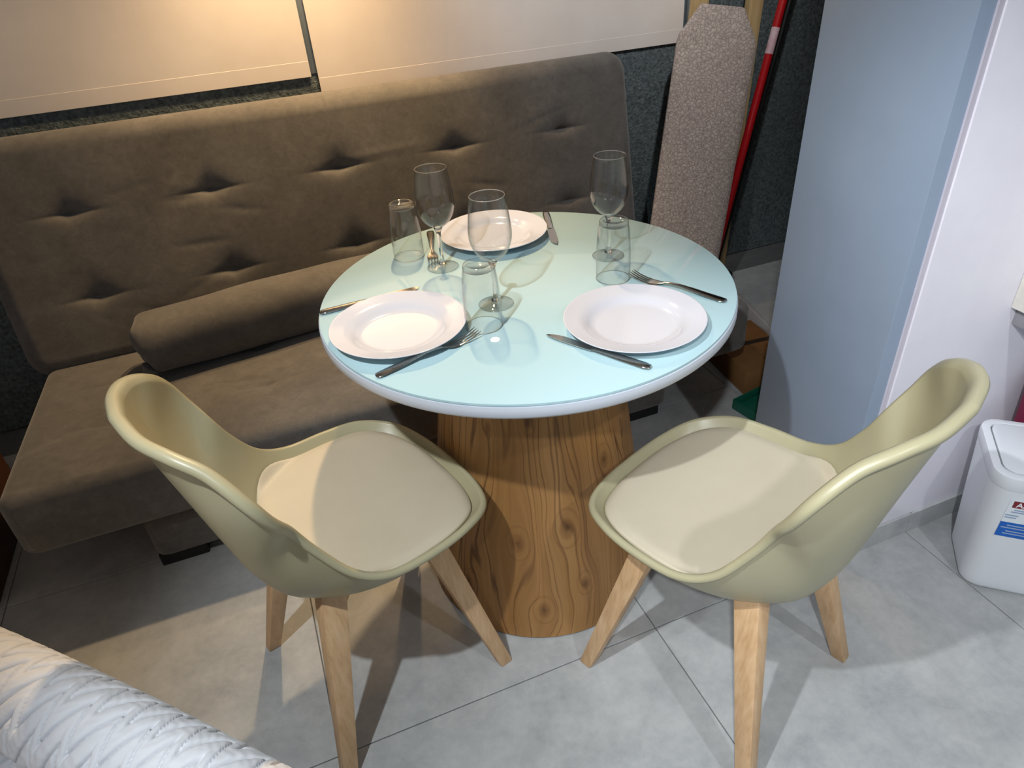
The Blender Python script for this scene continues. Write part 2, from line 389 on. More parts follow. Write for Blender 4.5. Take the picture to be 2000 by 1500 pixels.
# ------------------------------------------------------------------ roller blinds
def blind(x0, x1, zb, y, label):
    t = thing('roller_blind', label, 'blind', ((x0 + x1) / 2, y, zb), 0, 'roller blinds on the back wall')
    h = 2.5 - zb; W = (x1 - x0) / 2
    # fabric with very slight waves
    nx, nz = 60, 40; xs = np.linspace(-W, W, nx); zs = np.linspace(.044, h, nz); X, Z = np.meshgrid(xs, zs, indexing='ij')
    Y = (.0016 * np.sin(X * 9 + Z * 3) + .0012 * np.sin(Z * 7 + X * 2)) * ss(.04, .4, Z)
    vf = np.stack([X, Y - .0006, Z], -1).reshape(-1, 3); vb = np.stack([X, Y + .0006, Z], -1).reshape(-1, 3)
    fs = [f[::-1] for f in grid_faces(nx, nz)] + grid_faces(nx, nz, nx * nz)
    mesh('fabric', np.vstack([vf, vb]), fs, 'blind', t)
    box('bottom_hem', -W, W, -.0011, .0011, 0, .046, 'blind', t, .0004, 1)
    tube('roller_tube', [(-W, -.018, h), (W, -.018, h)], .022, 'blind_bar', t)
    return t
blind(-1.95, -.194, .993, 1.2785, 'long off-white roller blind left of the dark vertical gap')
blind(-.173, 1.186, .940, 1.2770, 'off-white roller blind hanging behind the sofa, right of the gap')

# ------------------------------------------------------------------ sofa bed
SX0, SX1 = -1.225, .865; SW = SX1 - SX0; SXC = (SX0 + SX1) / 2
sofa = thing('sofa_bed', 'wide taupe suede sofa bed with tufted backrest behind the table', 'sofa', (SXC, .64, 0))
tuft_x = [-.97 + .39 * k - SXC for k in range(5)]
def tufts(rows, depth, up, dn, wx):
    def f(X, Y):
        D = np.zeros_like(X)
        for yy in rows:
            for xx in tuft_x:
                dx = np.abs(X - xx); dy = Y - yy - .10 * dx * 0
                lat = np.exp(-(dx / wx) ** 1.5); cr = np.exp(-(dx / (wx * 2.2)) ** 2)
                ver = np.where(dy > 0, np.exp(-np.abs(dy) / up), np.exp(-np.abs(dy) / dn))
                D -= depth * lat * ver + depth * .10 * cr * np.exp(-np.abs(dy) / .007)
        D += .006 * np.sin(X * 3.1 + 1) * np.sin(Y * 5 + .5)
        return D
    return f
rng = np.random.RandomState(3)
def wrinkles(n, X, Y, W, H, amp):
    D = np.zeros_like(X)
    for _ in range(n):
        cx, cy = rng.uniform(-W / 2, W / 2), rng.uniform(-H / 2, H / 2); a = rng.normal(0, .35); L = rng.uniform(.05, .16)
        u = (X - cx) * math.cos(a) + (Y - cy) * math.sin(a); v = -(X - cx) * math.sin(a) + (Y - cy) * math.cos(a)
        D += amp * rng.uniform(-1, .6) * np.exp(-(u / L) ** 2 - (v / .012) ** 2)
    return D
BH = .685
bt = tufts([.46 - BH / 2 + .0, .215 - BH / 2], .031, .026, .013, .040)
back = cushion('backrest', SW, BH, .13, .055, .07, 380, 150, lambda X, Y: bt(X, Y) + wrinkles(26, X, Y, SW, BH, .003), 'sofa', sofa)
lean = math.atan2(.14, .64)
back.rotation_euler = (PI / 2 - lean, 0, 0)      # local Y up the back, local Z towards the room
cdir = Vector((0, math.sin(lean), math.cos(lean))); nrm = Vector((0, -math.cos(lean), math.sin(lean)))
back.location = Vector((0, .978 - .64, .325)) + cdir * (BH / 2 - .02) - nrm * .065
st = tufts([-.10, .14], .014, .022, .022, .05)
SD = .70
seat = cushion('seat_cushion', SW - .055, SD, .165, .028, .04, 340, 130, lambda X, Y: st(X, Y) + wrinkles(30, X, Y, SW, SD, .003) + .010 * np.cos(np.clip(Y / SD * PI, -1.57, 1.57)), 'sofa', sofa)
seat.location = (.0175, .300 + SD / 2 - .64, .268); seat.rotation_euler = (-.045, 0, 0)
base_b = from_bm('storage_base', box_bm(-.94 - SXC, .60 - SXC, .345 - .64, .93 - .64, .035, .185, .03, 3), 'sofa', sofa, True, 40)
for lx, ly in ((-.88, .40), (.52, .40), (-.88, .88), (.52, .88)):
    box('foot', lx - SXC - .06, lx - SXC + .06, ly - .64 - .035, ly - .64 + .035, 0, .04, 'black', sofa, .004)
for sx in (SX0 + .06, SX1 - .06):
    from_bm('hinge_bracket', box_bm(sx - SXC - .025, sx - SXC + .025, .86 - .64, 1.02 - .64, .13, .24, .006, 2), 'black', sofa, True, 40)

# bolster cushion
pil = thing('bolster_cushion', 'taupe suede bolster cushion lying on the sofa seat', 'cushion', (-.475, .845, .352), math.radians(7))
def bolster():
    n, m = 90, 56; vs = []; L = .40
    for i in range(n):
        s = -1 + 2 * i / (n - 1); x = s * L
        e = min(1, (1 - abs(s)) / .10); k = .72 + .28 * math.sqrt(max(0, 1 - (1 - e) ** 2))
        for j in range(m):
            a = 2 * PI * j / m; ca, sa = math.cos(a), math.sin(a)
            ry, rz = .092, .090
            p = 2.5
            den = (abs(ca) ** p + abs(sa) ** p) ** (1 / p)
            wr = 1 + .020 * math.sin(9 * s + 3 * a) * (1 - e * .4) + .03 * (1 - e) * math.sin(7 * a)
            vs.append((x + .012 * math.sin(a * 2) * (1 - e), ry * ca / den * k * wr, .086 + rz * sa / den * k * wr * (.95 + .05 * math.cos(3 * s))))
    fs = []
    for i in range(n - 1):
        for j in range(m): fs.append((i * m + j, (i + 1) * m + j, (i + 1) * m + (j + 1) % m, i * m + (j + 1) % m))
    fs.append(tuple(range(m))); fs.append(tuple((n - 1) * m + j for j in range(m - 1, -1, -1)))
    bm = bmesh.new(); V = [bm.verts.new(v) for v in vs]
    for f in fs: bm.faces.new([V[k] for k in f])
    return bm
from_bm('cover', bolster(), 'sofa', pil, True, 45)
def ear(x, y, z, dx, dz):
    bm = bmesh.new(); bmesh.ops.create_cone(bm, cap_ends=True, segments=14, radius1=.026, radius2=.004, depth=.045)
    o = from_bm('corner_tuft', bm, 'sofa', pil, True, 60); o.location = (x, y, z); o.rotation_euler = (0, math.atan2(dx, dz), 0); return o
ear(-.402, -.055, .022, -.5, -.6); ear(.402, .03, .158, .6, .35)

# ------------------------------------------------------------------ table
TR = .412
table = thing('dining_table', 'round dining table with pale glass top and teak cone pedestal', 'table', (0, 0, 0))
lathe('table_top', [(0, .728), (TR - .012, .728), (TR - .004, .7305), (TR, .736), (TR, .748), (TR - .0012, .7535), (0, .7535)], 'top_edge', table, 160)
lathe('glass_top', [(0, .7538), (TR - .0042, .7538), (TR - .0030, .755), (TR - .0030, .7588), (TR - .0045, .76), (0, .76)], 'glasstop', table, 160)
def pedestal():
    n, m = 128, 40; vs = []; uvs = []; R0, R1, Ht = .278, .176, .728
    a0 = math.atan2(-1.18, -.455)
    for i in range(n + 1):
        a = a0 + PI + 2 * PI * i / n
        for j in range(m + 1):
            z = Ht * j / m; r = R0 + (R1 - R0) * (z / Ht)
            vs.append((r * math.cos(a), r * math.sin(a), max(z, .004))); uvs.append(((i / n - .5) * 2 * PI * .225, z))
    me = bpy.data.meshes.new('pedestal'); me.from_pydata(vs, [], grid_faces(n + 1, m + 1)); me.update()
    uv = me.uv_layers.new(name='UVMap')
    for lp in me.loops: uv.data[lp.index].uv = uvs[lp.vertex_index]
    return link('pedestal', me, 'veneer', table)
pedestal()
lathe('base_plinth', [(0, 0), (.274, 0), (.2755, .002), (.2755, .006), (0, .006)], 'black', table, 96)

# ------------------------------------------------------------------ chairs
RIM = [(.233, 0, .446), (.228, .091, .447), (.199, .165, .460), (.137, .205, .476), (.063, .218, .479), (-.018, .217, .485), (-.073, .206, .517), (-.114, .187, .580), (-.142, .179, .640), (-.165, .196, .690), (-.184, .192, .735), (-.211, .150, .777), (-.240, .115, .798), (-.263, .067, .806), (-.272, 0, .810)]
SPI = [(.233, .446), (.222, .432), (.195, .412), (.137, .389), (.063, .377), (-.022, .373), (-.095, .380), (-.160, .412), (-.197, .484), (-.217, .568), (-.233, .640), (-.248, .705), (-.260, .757), (-.268, .792), (-.272, .810)]
def make_chair(label):
    ch = thing('dining_chair', label, 'chair', (0, 0, 0), 0, 'olive shell chairs at the round table')
    nS = 10; E = catmull(RIM, nS); S = catmull([(a, 0, b) for a, b in SPI], nS); NV = len(E); NU = 41
    E[0, 1] = E[-1, 1] = 0; E[:, 1] = np.maximum(E[:, 1], 0)
    us = np.sin(np.linspace(-PI / 2, PI / 2, NU)); P = np.zeros((NV, NU, 3))
    for i in range(NV):
        for j, u in enumerate(us):
            h = abs(u) ** 3.1; p = S[i] + (E[i] - S[i]) * h
            P[i, j] = (p[0], np.sign(u) * abs(u) ** .90 * E[i, 1], p[2])
    # surface normals (towards the sitter)
    du = np.gradient(P, axis=1); dv = np.gradient(P, axis=0); Nn = np.cross(dv, du); ln = np.linalg.norm(Nn, axis=2, keepdims=True)
    Nn = np.where(ln > 1e-12, Nn / np.maximum(ln, 1e-12), 0)
    mid = Nn[NV // 3, NU // 2]
    if mid[2] < 0: Nn = -Nn
    # closed rim loop with outward directions, used for the rolled lip
    loop = [(i, NU - 1) for i in range(NV)] + [(i, 0) for i in range(NV - 2, 0, -1)]
    Lp = np.array([P[i, j] for i, j in loop]); nL = len(loop)
    cen = np.array([S[int(np.clip((i if k < NV else i), 0, NV - 1))] for k, (i, j) in enumerate(loop)])
    tang = np.roll(Lp, -2, 0) - np.roll(Lp, 2, 0); tang /= np.linalg.norm(tang, axis=1, keepdims=True) + 1e-9
    nin = np.array([Nn[min(max(i, 4), NV - 5), min(max(j, 2), NU - 3)] for i, j in loop])
    # stable face direction of the shell along the rim: seat looks up, back looks forward
    fr = np.array([i / (NV - 1) for i, j in loop]); wgt = ss(.38, .78, fr)[:, None]
    up = np.array([0, 0, 1.]) * (1 - wgt) + np.array([.93, 0, .36]) * wgt
    up -= tang * (up * tang).sum(1, keepdims=True); up /= np.linalg.norm(up, axis=1, keepdims=True)
    out = np.cross(tang, up); ctr = np.array([.0, 0, .46]) * (1 - wgt) + np.array([-.25, 0, .70]) * wgt
    sg = np.sign(((Lp - ctr) * out).sum(1)).mean(); out *= sg
    for _ in range(6): out = (np.roll(out, 1, 0) + out * 2 + np.roll(out, -1, 0)) / 4; up = (np.roll(up, 1, 0) + up * 2 + np.roll(up, -1, 0)) / 4
    lipw = (.012 + .012 * ss(.5, .75, fr))[:, None]; lipd = (.011 + .006 * ss(.45, .8, fr))[:, None]
    vs = [tuple(P[i, j]) for i in range(NV) for j in range(NU)]; fs = grid_faces(NV, NU)
    prev = [i * NU + j for i, j in loop]
    th = .0095
    for (a, b) in ((.34, .10), (.68, .02), (.92, -.28), (1.0, -.70), (.86, -1.05), (.55, -1.20), (.15, -1.10)):
        cur = []
        for k in range(nL):
            q = Lp[k] + out[k] * lipw[k] * a + up[k] * lipd[k] * b; cur.append(len(vs)); vs.append(tuple(q))
        for k in range(nL): fs.append((prev[k], prev[(k + 1) % nL], cur[(k + 1) % nL], cur[k]))
        prev = cur
    # outer skin
    off = len(vs)
    mask_v = np.minimum(np.arange(NV), NV - 1 - np.arange(NV))[:, None] / 8.; mask_u = np.minimum(np.arange(NU), NU - 1 - np.arange(NU))[None, :] / 5.
    Q = P - Nn * th
    for i in range(NV):
        for j in range(NU):
            vs.append(tuple(Q[i, j] if (0 < j < NU - 1 and 0 < i < NV - 1) else P[i, j] - np.array([0, 0, .006])))
    fs += [f[::-1] for f in grid_faces(NV, NU, off)]
    ids = [off + i * NU + j for i, j in loop]
    for k in range(nL): fs.append((prev[k], prev[(k + 1) % nL], ids[(k + 1) % nL], ids[k]))
    bm = bmesh.new(); V = [bm.verts.new(v) for v in vs]
    for f in fs:
        if len(set(f)) == 4:
            try: bm.faces.new([V[k] for k in f])
            except ValueError: pass
    bmesh.ops.remove_doubles(bm, verts=bm.verts, dist=2e-5); bmesh.ops.dissolve_degenerate(bm, edges=bm.edges, dist=1e-5)
    for _ in range(2): bmesh.ops.smooth_vert(bm, verts=bm.verts, factor=.3, use_axis_x=True, use_axis_y=True, use_axis_z=True)
    from_bm('seat_shell', bm, 'shell', ch, True)
    SV = P[:int(8 * nS)].reshape(-1, 3)
    def shell_z(f, l):
        d2 = (SV[:, 0] - f) ** 2 + (SV[:, 1] - l) ** 2; k = np.argpartition(d2, 5)[:5]; wt = 1 / (d2[k] + 1e-7); return float((SV[k, 2] * wt).sum() / wt.sum())
    # padded seat: outline follows the rim, a little inside it
    k5 = int(5.2 * nS); side = E[:k5 + 1].copy(); oc = np.array([.02, 0])
    pts = []
    for p in side: pts.append((p[0] - .014 * ss(.1, .24, p[0]), max(0, p[1] - .013 * ss(0, .1, p[1]))))
    pts = np.array(pts); yb = pts[-1]; arc = [(yb[0] - .125 * math.sin(t), yb[1] * math.cos(t) ** .8) for t in np.linspace(0, PI / 2, 16)[1:]]
    half = np.vstack([pts, np.array(arc)]); full = np.vstack([half, (half[1:-1] * [1, -1])[::-1]]); nP = len(full)
    rings = 26; vs = []; fs = []
    def topz(f, l, e):
        b = .4585 + .30 * l * l - .55 * max(0, f - .08) ** 2 - .018 * ss(-.1, -.2, -abs(f) if f < 0 else 0) * 0
        b += .030 * ss(.10, .22, -f)
        return b - .022 * (1 - math.sqrt(max(0, 1 - (1 - min(e / .10, 1)) ** 2)))
    for r_ in range(rings + 1):
        s = 1 - (r_ / rings) ** 1.6 if r_ < rings else 0
        for k in range(nP):
            q = oc + (full[k] - oc) * s; e = 1 - s; zz = shell_z(q[0], q[1])
            vs.append((q[0], q[1], max(topz(q[0], q[1], e), min(zz, .49) + .003 + .013 * math.sqrt(max(0, 1 - (1 - min(e / .07, 1)) ** 2)))))
    for r_ in range(rings):
        for k in range(nP): fs.append((r_ * nP + k, r_ * nP + (k + 1) % nP, (r_ + 1) * nP + (k + 1) % nP, (r_ + 1) * nP + k))
    o2 = len(vs)
    for k in range(nP): vs.append((full[k][0] * .985, full[k][1] * .985, shell_z(full[k][0] * .985, full[k][1] * .985) - .003))
    for k in range(nP): fs.append((k, o2 + k, o2 + (k + 1) % nP, (k + 1) % nP))
    bm = bmesh.new(); V = [bm.verts.new(v) for v in vs]
    for f in fs: bm.faces.new([V[k] for k in f])
    bmesh.ops.remove_doubles(bm, verts=bm.verts, dist=1e-5)
    for _ in range(5): bmesh.ops.smooth_vert(bm, verts=bm.verts, factor=.5, use_axis_x=True, use_axis_y=True, use_axis_z=True)
    from_bm('seat_pad', bm, 'pad', ch, True, 60)
    # beech legs and crossed rails
    for sx in (1, -1):
        for sy in (1, -1):
            top = (sx * .098, sy * .105,   .412); bot = (sx * .193, sy * .193, 0)
            lg = from_bm('leg', bar_bm(bot, top, .030, .027, .050, .040, (1, 0, 0), .004, 2), 'beech', ch, True, 35)
    for s in (1, -1):
        d = Vector((1, s, 0)).normalized(); bm = bmesh.new()
        bm = box_bm(-.150, .150, -.019, .019, .340 - (.0 if s > 0 else .001), .372, .003)
        bmesh.ops.rotate(bm, cent=(0, 0, 0), matrix=Matrix.Rotation(math.atan2(s, 1), 3, 'Z'), verts=bm.verts)
        from_bm('seat_rail', bm, 'beech', ch, True, 35)
    return ch
chair = make_chair('olive plastic shell chair with cream pad, left of the pedestal')
chair.location = (-.449, -.142, 0); chair.rotation_euler = (0, 0, math.radians(16.7))
dup(chair, (.212, -.457, 0), math.radians(112.1), 'olive plastic shell chair with cream pad, right of the pedestal beside the bin')

# ------------------------------------------------------------------ tableware
TZ = .76
def make_plate(label):
    t = thing('dinner_plate', label, 'plate', (0, 0, TZ), 0, 'white dinner plates')
    prof = [(0, .0030), (.066, .0030), (.074, .0042), (.081, .0085), (.088, .0135), (.100, .0170), (.1225, .0205), (.1245, .0212), (.1252, .0204), (.1240, .0190), (.100, .0140), (.088, .0100), (.080, .0045), (.074, .0005), (.070, 0), (.066, .0004), (.062, .0010), (0, .0010)]
    lathe('dish', prof, 'plate', t, 128, auto=None)
    return t
plate = make_plate('white dinner plate at the left, between the gilded knife and a fork')
plate.location = (-.276, -.066, TZ)
dup(plate, (.107, -.247, TZ), 0, 'white dinner plate at the right front of the table')
dup(plate, (.032, .266, TZ), 0, 'white dinner plate at the far side by the sofa')

def make_wine(label):
    t = thing('wine_glass', label, 'wine glass', (0, 0, TZ), 0, 'stemmed wine glasses')
    outer = [(.0045, .088), (.010, .0915), (.0185, .097), (.0275, .106), (.0345, .118), (.0388, .132), (.0400, .144), (.0393, .158), (.0370, .178), (.0342, .198), (.0322, .213)]
    inner = [(r - .0013, z + .0008) for r, z in outer[::-1][1:-1]] + [(.0, .0945)]
    prof = [tuple(p) for p in catmull(outer, 4)] + [(.0319, .2141), (.0312, .2141), (.0308, .2130)] + [tuple(p) for p in catmull(inner, 4)]
    lathe('bowl', [(0, .0884)] + prof, 'thin_glass', t, 72, auto=None)
    stem = [(0, .0885), (.0085, .0898), (.0078, .086), (.0052, .080), (.0042, .068), (.0039, .045), (.0042, .025), (.0055, .014), (.0085, .0088), (0, .0086)]
    lathe('stem', [tuple(p) for p in catmull(stem, 4)], 'solid_glass', t, 40, auto=None)
    foot = [(0, .0088), (.008, .0084), (.016, .0060), (.026, .0040), (.0325, .0028), (.0340, .0018), (.0332, .0007), (.030, .0004), (.010, .0012), (0, .0014)]
    lathe('foot', foot, 'thick_glass', t, 64, auto=None)
    lathe('rim', [(.0308, .2133), (.0312, .2141), (.0318, .2143), (.0323, .2138), (.0322, .2131), (.0315, .2128)], 'solid_glass', t, 72, closed=True, auto=None)
    return t
wg = make_wine('clear wine glass nearest the sofa back, beside the upturned tumbler at the left')
wg.location = (-.122, .166, TZ)
dup(wg, (-.081, -.050, TZ), .5, 'clear wine glass in the middle of the table')
dup(wg, (.211, .042, TZ), 1.1, 'clear wine glass at the right, behind an upturned tumbler')
def make_tumbler(label):
    t = thing('tumbler', label, 'tumbler', (0, 0, TZ), 0, 'upturned tumblers')
    outer = [(.0340, .0006), (.0342, .020), (.0340, .045), (.0330, .075), (.0308, .100), (.0285, .114)]
    inner = [(r - .0016, z) for r, z in outer[::-1]]
    prof = [tuple(p) for p in catmull(outer, 5)] + [tuple(p) for p in catmull(inner, 5)]
    lathe('wall', prof, 'thin_glass', t, 72, closed=True, auto=None)
    base = [(0, .1130), (.0262, .1125), (.0283, .1145), (.0281, .1190), (.0265, .1225), (.0235, .1232), (.0205, .1222), (.0185, .1200), (0, .1192)]
    lathe('thick_base', base, 'thick_glass', t, 64, auto=None)
    lathe('rim', [(.0322, .0006), (.0330, .0000), (.0338, .0002), (.0342, .0010), (.0334, .0016), (.0325, .0014)], 'solid_glass', t, 72, closed=True, auto=None)
    return t
tb = make_tumbler('upturned clear tumbler at the left rear edge by the sofa')
tb.location = (-.172, .262, TZ)
dup(tb, (-.130, -.118, TZ), .4, 'upturned clear tumbler between the left plate and middle wine glass')
dup(tb, (.168, -.058, TZ), .9, 'upturned clear tumbler behind the right front plate')

def strip(name, st, mat, parent):
    """st: list of (x, halfwidth, zc, halfthick, bulge); closed rounded strip along +X"""
    bm = bmesh.new(); rings = []; n = 12
    for x, hw, zc, ht in st:
        rings.append([bm.verts.new((x, hw * math.cos(2 * PI * k / n), zc + ht * math.sin(2 * PI * k / n))) for k in range(n)])
    for A, B in zip(rings, rings[1:]):
        for k in range(n): bm.faces.new((A[k], A[(k + 1) % n], B[(k + 1) % n], B[k]))
    bm.faces.new(rings[0]); bm.faces.new(rings[-1][::-1])
    return from_bm(name, bm, mat, parent, True, 60)
def make_fork(label):
    t = thing('fork', label, 'fork', (0, 0, TZ), 0, 'steel forks')
    strip('handle', [(0, .004, .0030, .0012), (.003, .0082, .0032, .0022), (.012, .0092, .0036, .0025), (.04, .0082, .0056, .0026), (.07, .0062, .0088, .0025), (.095, .0042, .0106, .0024), (.115, .0034, .0102, .0022), (.128, .0036, .0082, .0019)], 'steel', t)
    strip('head', [(.126, .0036, .0085, .0017), (.135, .0065, .0062, .0014), (.144, .0105, .0042, .0012), (.153, .0120, .0033, .0011), (.160, .0122, .0033, .0010)], 'steel', t)
    for k in range(4):
        y = -.0098 + k * .00653
        o = strip('tine', [(.157, .0019, .0033, .0010), (.170, .0018, .0042, .0010), (.185, .0017, .0072, .0009), (.196, .0014, .0112, .0008), (.203, .0005, .0142, .0004)], 'steel', t)
        o.location = (0, y, 0)
    return t
def make_knife(label):
    t = thing('table_knife', label, 'knife', (0, 0, TZ), 0, 'steel table knives')
    strip('handle', [(0, .003, .0036, .0016), (.002, .0072, .0038, .0030), (.012, .0090, .0040, .0034), (.05, .0086, .0040, .0034), (.09, .0070, .0040, .0030), (.104, .0062, .0040, .0024), (.110, .0070, .0038, .0014)], 'steel', t)
    bm = bmesh.new(); prof = [(.108, -.0066, .0070), (.120, -.0088, .0076), (.145, -.0102, .0078), (.170, -.0104, .0074), (.185, -.0088, .0064), (.196, -.0050, .0048), (.204, .0012, .0026)]
    up = [[bm.verts.new((x, a, .0030)), bm.verts.new((x, b, .0047)), bm.verts.new((x, b, .0026)), bm.verts.new((x, a, .0024))] for x, a, b in prof]
    for A, B in zip(up, up[1:]):
        for k in range(4): bm.faces.new((A[k], A[(k + 1) % 4], B[(k + 1) % 4], B[k]))
    bm.faces.new(up[0]); bm.faces.new(up[-1][::-1])
    from_bm('blade', bm, 'steel', t, True, 30)
    return t
def lay(o, a, b):
    o.location = (a[0], a[1], TZ); o.rotation_euler = (0, 0, math.atan2(b[1] - a[1], b[0] - a[0]))
fk = make_fork('steel fork in front of the left plate'); lay(fk, (-.349, -.199), (-.151, -.149))
f2 = dup(fk, (0, 0, 0), 0, 'dark-reflecting steel fork behind the right front plate'); lay(f2, (.298, -.252), (.196, -.069))
f3 = dup(fk, (0, 0, 0), 0, 'steel fork beside the left rear wine glass, pointing at its foot'); lay(f3, (-.090, .376), (-.139, .180))
kn = make_knife('steel knife lying behind the left plate, handle at table edge'); lay(kn, (-.400, .076), (-.195, .089))
k2 = dup(kn, (0, 0, 0), 0, 'steel knife in front of the right front plate'); lay(k2, (.059, -.383), (-.044, -.206))
k3 = dup(kn, (0, 0, 0), 0, 'steel knife right of the far plate, blade towards the camera'); lay(k3, (.199, .345), (.141, .160))

def rrect(w, d, r, z, n=10, cx=0, cy=0):
    pts = []
    for (sx, sy, a0) in ((1, 1, 0), (-1, 1, PI / 2), (-1, -1, PI), (1, -1, 3 * PI / 2)):
        for k in range(n + 1):
            a = a0 + (PI / 2) * k / n; pts.append((cx + sx * (w / 2 - r) + r * math.cos(a), cy + sy * (d / 2 - r) + r * math.sin(a), z))
    return pts
def loft(name, rings, mat, parent, cap0=True, cap1=True, auto=40):
    bm = bmesh.new(); R = [[bm.verts.new(p) for p in r] for r in rings]; n = len(R[0])
    for A, B in zip(R, R[1:]):
        for k in range(n): bm.faces.new((A[k], A[(k + 1) % n], B[(k + 1) % n], B[k]))
    if cap0: bm.faces.new(R[0][::-1])
    if cap1: bm.faces.new(R[-1])
    return from_bm(name, bm, mat, parent, True, auto)

# ------------------------------------------------------------------ quilted bench, lower left
def quilted_bench():
    t = thing('quilted_bench', 'white padded bench with zigzag quilting, cut off at lower left', 'bench', (-1.308, -.666, 0), math.radians(-45))
    HA, HB, RC = .66, .54, .24
    # rounded outline, sampled finely along the side that faces the table
    def run(n, f): return [f(k / n) for k in range(n)]
    pts = []
    def corner(cx, cy, a0, n): return run(n, lambda q: (cx + RC * math.cos(a0 + q * PI / 2), cy + RC * math.sin(a0 + q * PI / 2), math.cos(a0 + q * PI / 2), math.sin(a0 + q * PI / 2)))
    pts += run(70, lambda q: (HA, -(HB - RC) + 2 * (HB - RC) * q, 1, 0))
    pts += corner(HA - RC, HB - RC, 0, 230)
    pts += run(560, lambda q: (HA - RC - 2 * (HA - RC) * q, HB, 0, 1))
    pts += corner(-HA + RC, HB - RC, PI / 2, 60)
    pts += run(60, lambda q: (-HA, HB - RC - 2 * (HB - RC) * q, -1, 0))
    pts += corner(-HA + RC, -HB + RC, PI, 40)
    pts += run(70, lambda q: (-HA + RC + 2 * (HA - RC) * q, -HB, 0, -1))
    pts += corner(HA - RC, -HB + RC, 3 * PI / 2, 40)
    O = np.array(pts); O[:, 1] += np.where(O[:, 1] > 0, .020 * np.cos(np.clip(O[:, 0] / HA, -1, 1) * PI / 2), 0); nu = len(O); dl = np.hypot(*(np.roll(O[:, :2], -1, 0) - O[:, :2]).T); arc = np.concatenate([[0], np.cumsum(dl)[:-1]]); per = dl.sum()
    # section: (inset from the outline, height)
    prof = catmull([(.16, .035), (.07, .06), (.018, .16), (.0, .30), (.004, .385), (.020, .440), (.052, .472), (.092, .478), (.130, .458), (.158, .420), (.210, .385), (.29, .362), (.40, .345), (.54, .340)], 18)
    seg = np.linalg.norm(np.diff(prof, axis=0), axis=1); sl = np.concatenate([[0], np.cumsum(seg)])
    sa, sb = sl[3 * 18], sl[11 * 18]
    sv = np.concatenate([np.linspace(0, sa, 16)[:-1], np.linspace(sa, sb, 235)[:-1], np.linspace(sb, sl[-1], 22)]); nv = len(sv)
    I = np.interp(sv, sl, prof[:, 0]); Z = np.interp(sv, sl, prof[:, 1])
    ti, tz = np.gradient(I, sv), np.gradient(Z, sv); nn, nz = tz, ti; ll = np.hypot(nn, nz); nn, nz = nn / ll, nz / ll
    U, V = np.meshgrid(arc, sv, indexing='ij')
    nzig = round(per / .054)
    ph = U / per * nzig + .09 * np.sin(U * 11) + .07 * np.sin(U * 29 + V * 9)
    fr = ph - np.floor(ph); tri = np.where(fr < .32, fr / .32, (1 - fr) / .68)
    amp, row = .070, .058
    q = (V + amp * (tri - .5)) / row + .08 * np.sin(U * 23)
    d1 = np.abs(q - np.round(q))
    puff = (1 - np.exp(-d1 * 12.0)) - .60 * np.exp(-(d1 / .030) ** 2)
    wr = .0006 * np.sin(U * 210 + 6 * np.sin(V * 60)) * np.sin(V * 150 + 3 * np.sin(U * 70))
    D = .0098 * puff + wr
    cs = sl[9 * 18]; D -= .012 * np.exp(-((V - cs) / .011) ** 2) * (1 + .5 * np.sin(2 * PI * ph))
    D *= ss(0, .05, sl[-1] - V)
    ins = np.minimum(I, .20); lam = np.clip((I - .20) / .34, 0, 1)
    X0 = (O[:, 0:1] - O[:, 2:3] * ins[None]) * (1 - lam[None]); Y0 = (O[:, 1:2] - O[:, 3:4] * ins[None]) * (1 - lam[None])
    X = X0 + O[:, 2:3] * nn[None] * D; Y = Y0 + O[:, 3:4] * nn[None] * D; Zz = Z[None] + nz[None] * D
    mesh('quilted_cover', np.stack([X, Y, Zz], -1).reshape(-1, 3), grid_faces(nu, nv, 0, True), 'quilt', t)
    loft('base', [rrect(2 * HA - .36, 2 * HB - .36, .1, 0), rrect(2 * HA - .34, 2 * HB - .34, .1, .006), rrect(2 * HA - .34, 2 * HB - .34, .1, .05)], 'black', t)
    return t
quilted_bench()

# ------------------------------------------------------------------ waste bin
BIN_ROT = math.radians(-42)
bin_o = thing('waste_bin', 'white plastic swing-lid waste bin with blue sticker by the wall', 'bin', (.998, -.537, 0), BIN_ROT)
BH_ = .348
def bw(z): k = z / BH_; return .232 + .052 * k, .180 + .038 * k
rings = [rrect(bw(0)[0] - .016, bw(0)[1] - .016, .032, 0), rrect(bw(0)[0] - .004, bw(0)[1] - .004, .036, .004), rrect(*bw(.012), .038, .012)]
rings += [rrect(*bw(z), .040, z) for z in np.linspace(.03, BH_ - .035, 8)]
loft('body', rings, 'white_plastic', bin_o)
W1, D1 = bw(BH_)
loft('lid_frame', [rrect(*bw(BH_ - .0345), .040, BH_ - .0345), rrect(bw(BH_ - .033)[0] + .001, bw(BH_ - .033)[1] + .001, .0405, BH_ - .033), rrect(W1, D1, .041, BH_ - .008), rrect(W1 - .003, D1 - .003, .040, BH_ - .002), rrect(W1 - .009, D1 - .009, .038, BH_), rrect(W1 - .034, D1 - .034, .030, BH_), rrect(W1 - .036, D1 - .036, .030, BH_ - .004)], 'white_plastic', bin_o, cap1=False)
loft('lid_seam', [rrect(W1 - .034, D1 - .034, .030, BH_ - .005), rrect(W1 - .034, D1 - .034, .030, BH_ - .0035)], 'gap', bin_o)
loft('swing_lid', [rrect(W1 - .041, D1 - .041, .028, BH_ - .006), rrect(W1 - .041, D1 - .041, .028, BH_ + .0005), rrect(W1 - .045, D1 - .045, .026, BH_ + .0015)], 'white_plastic', bin_o)
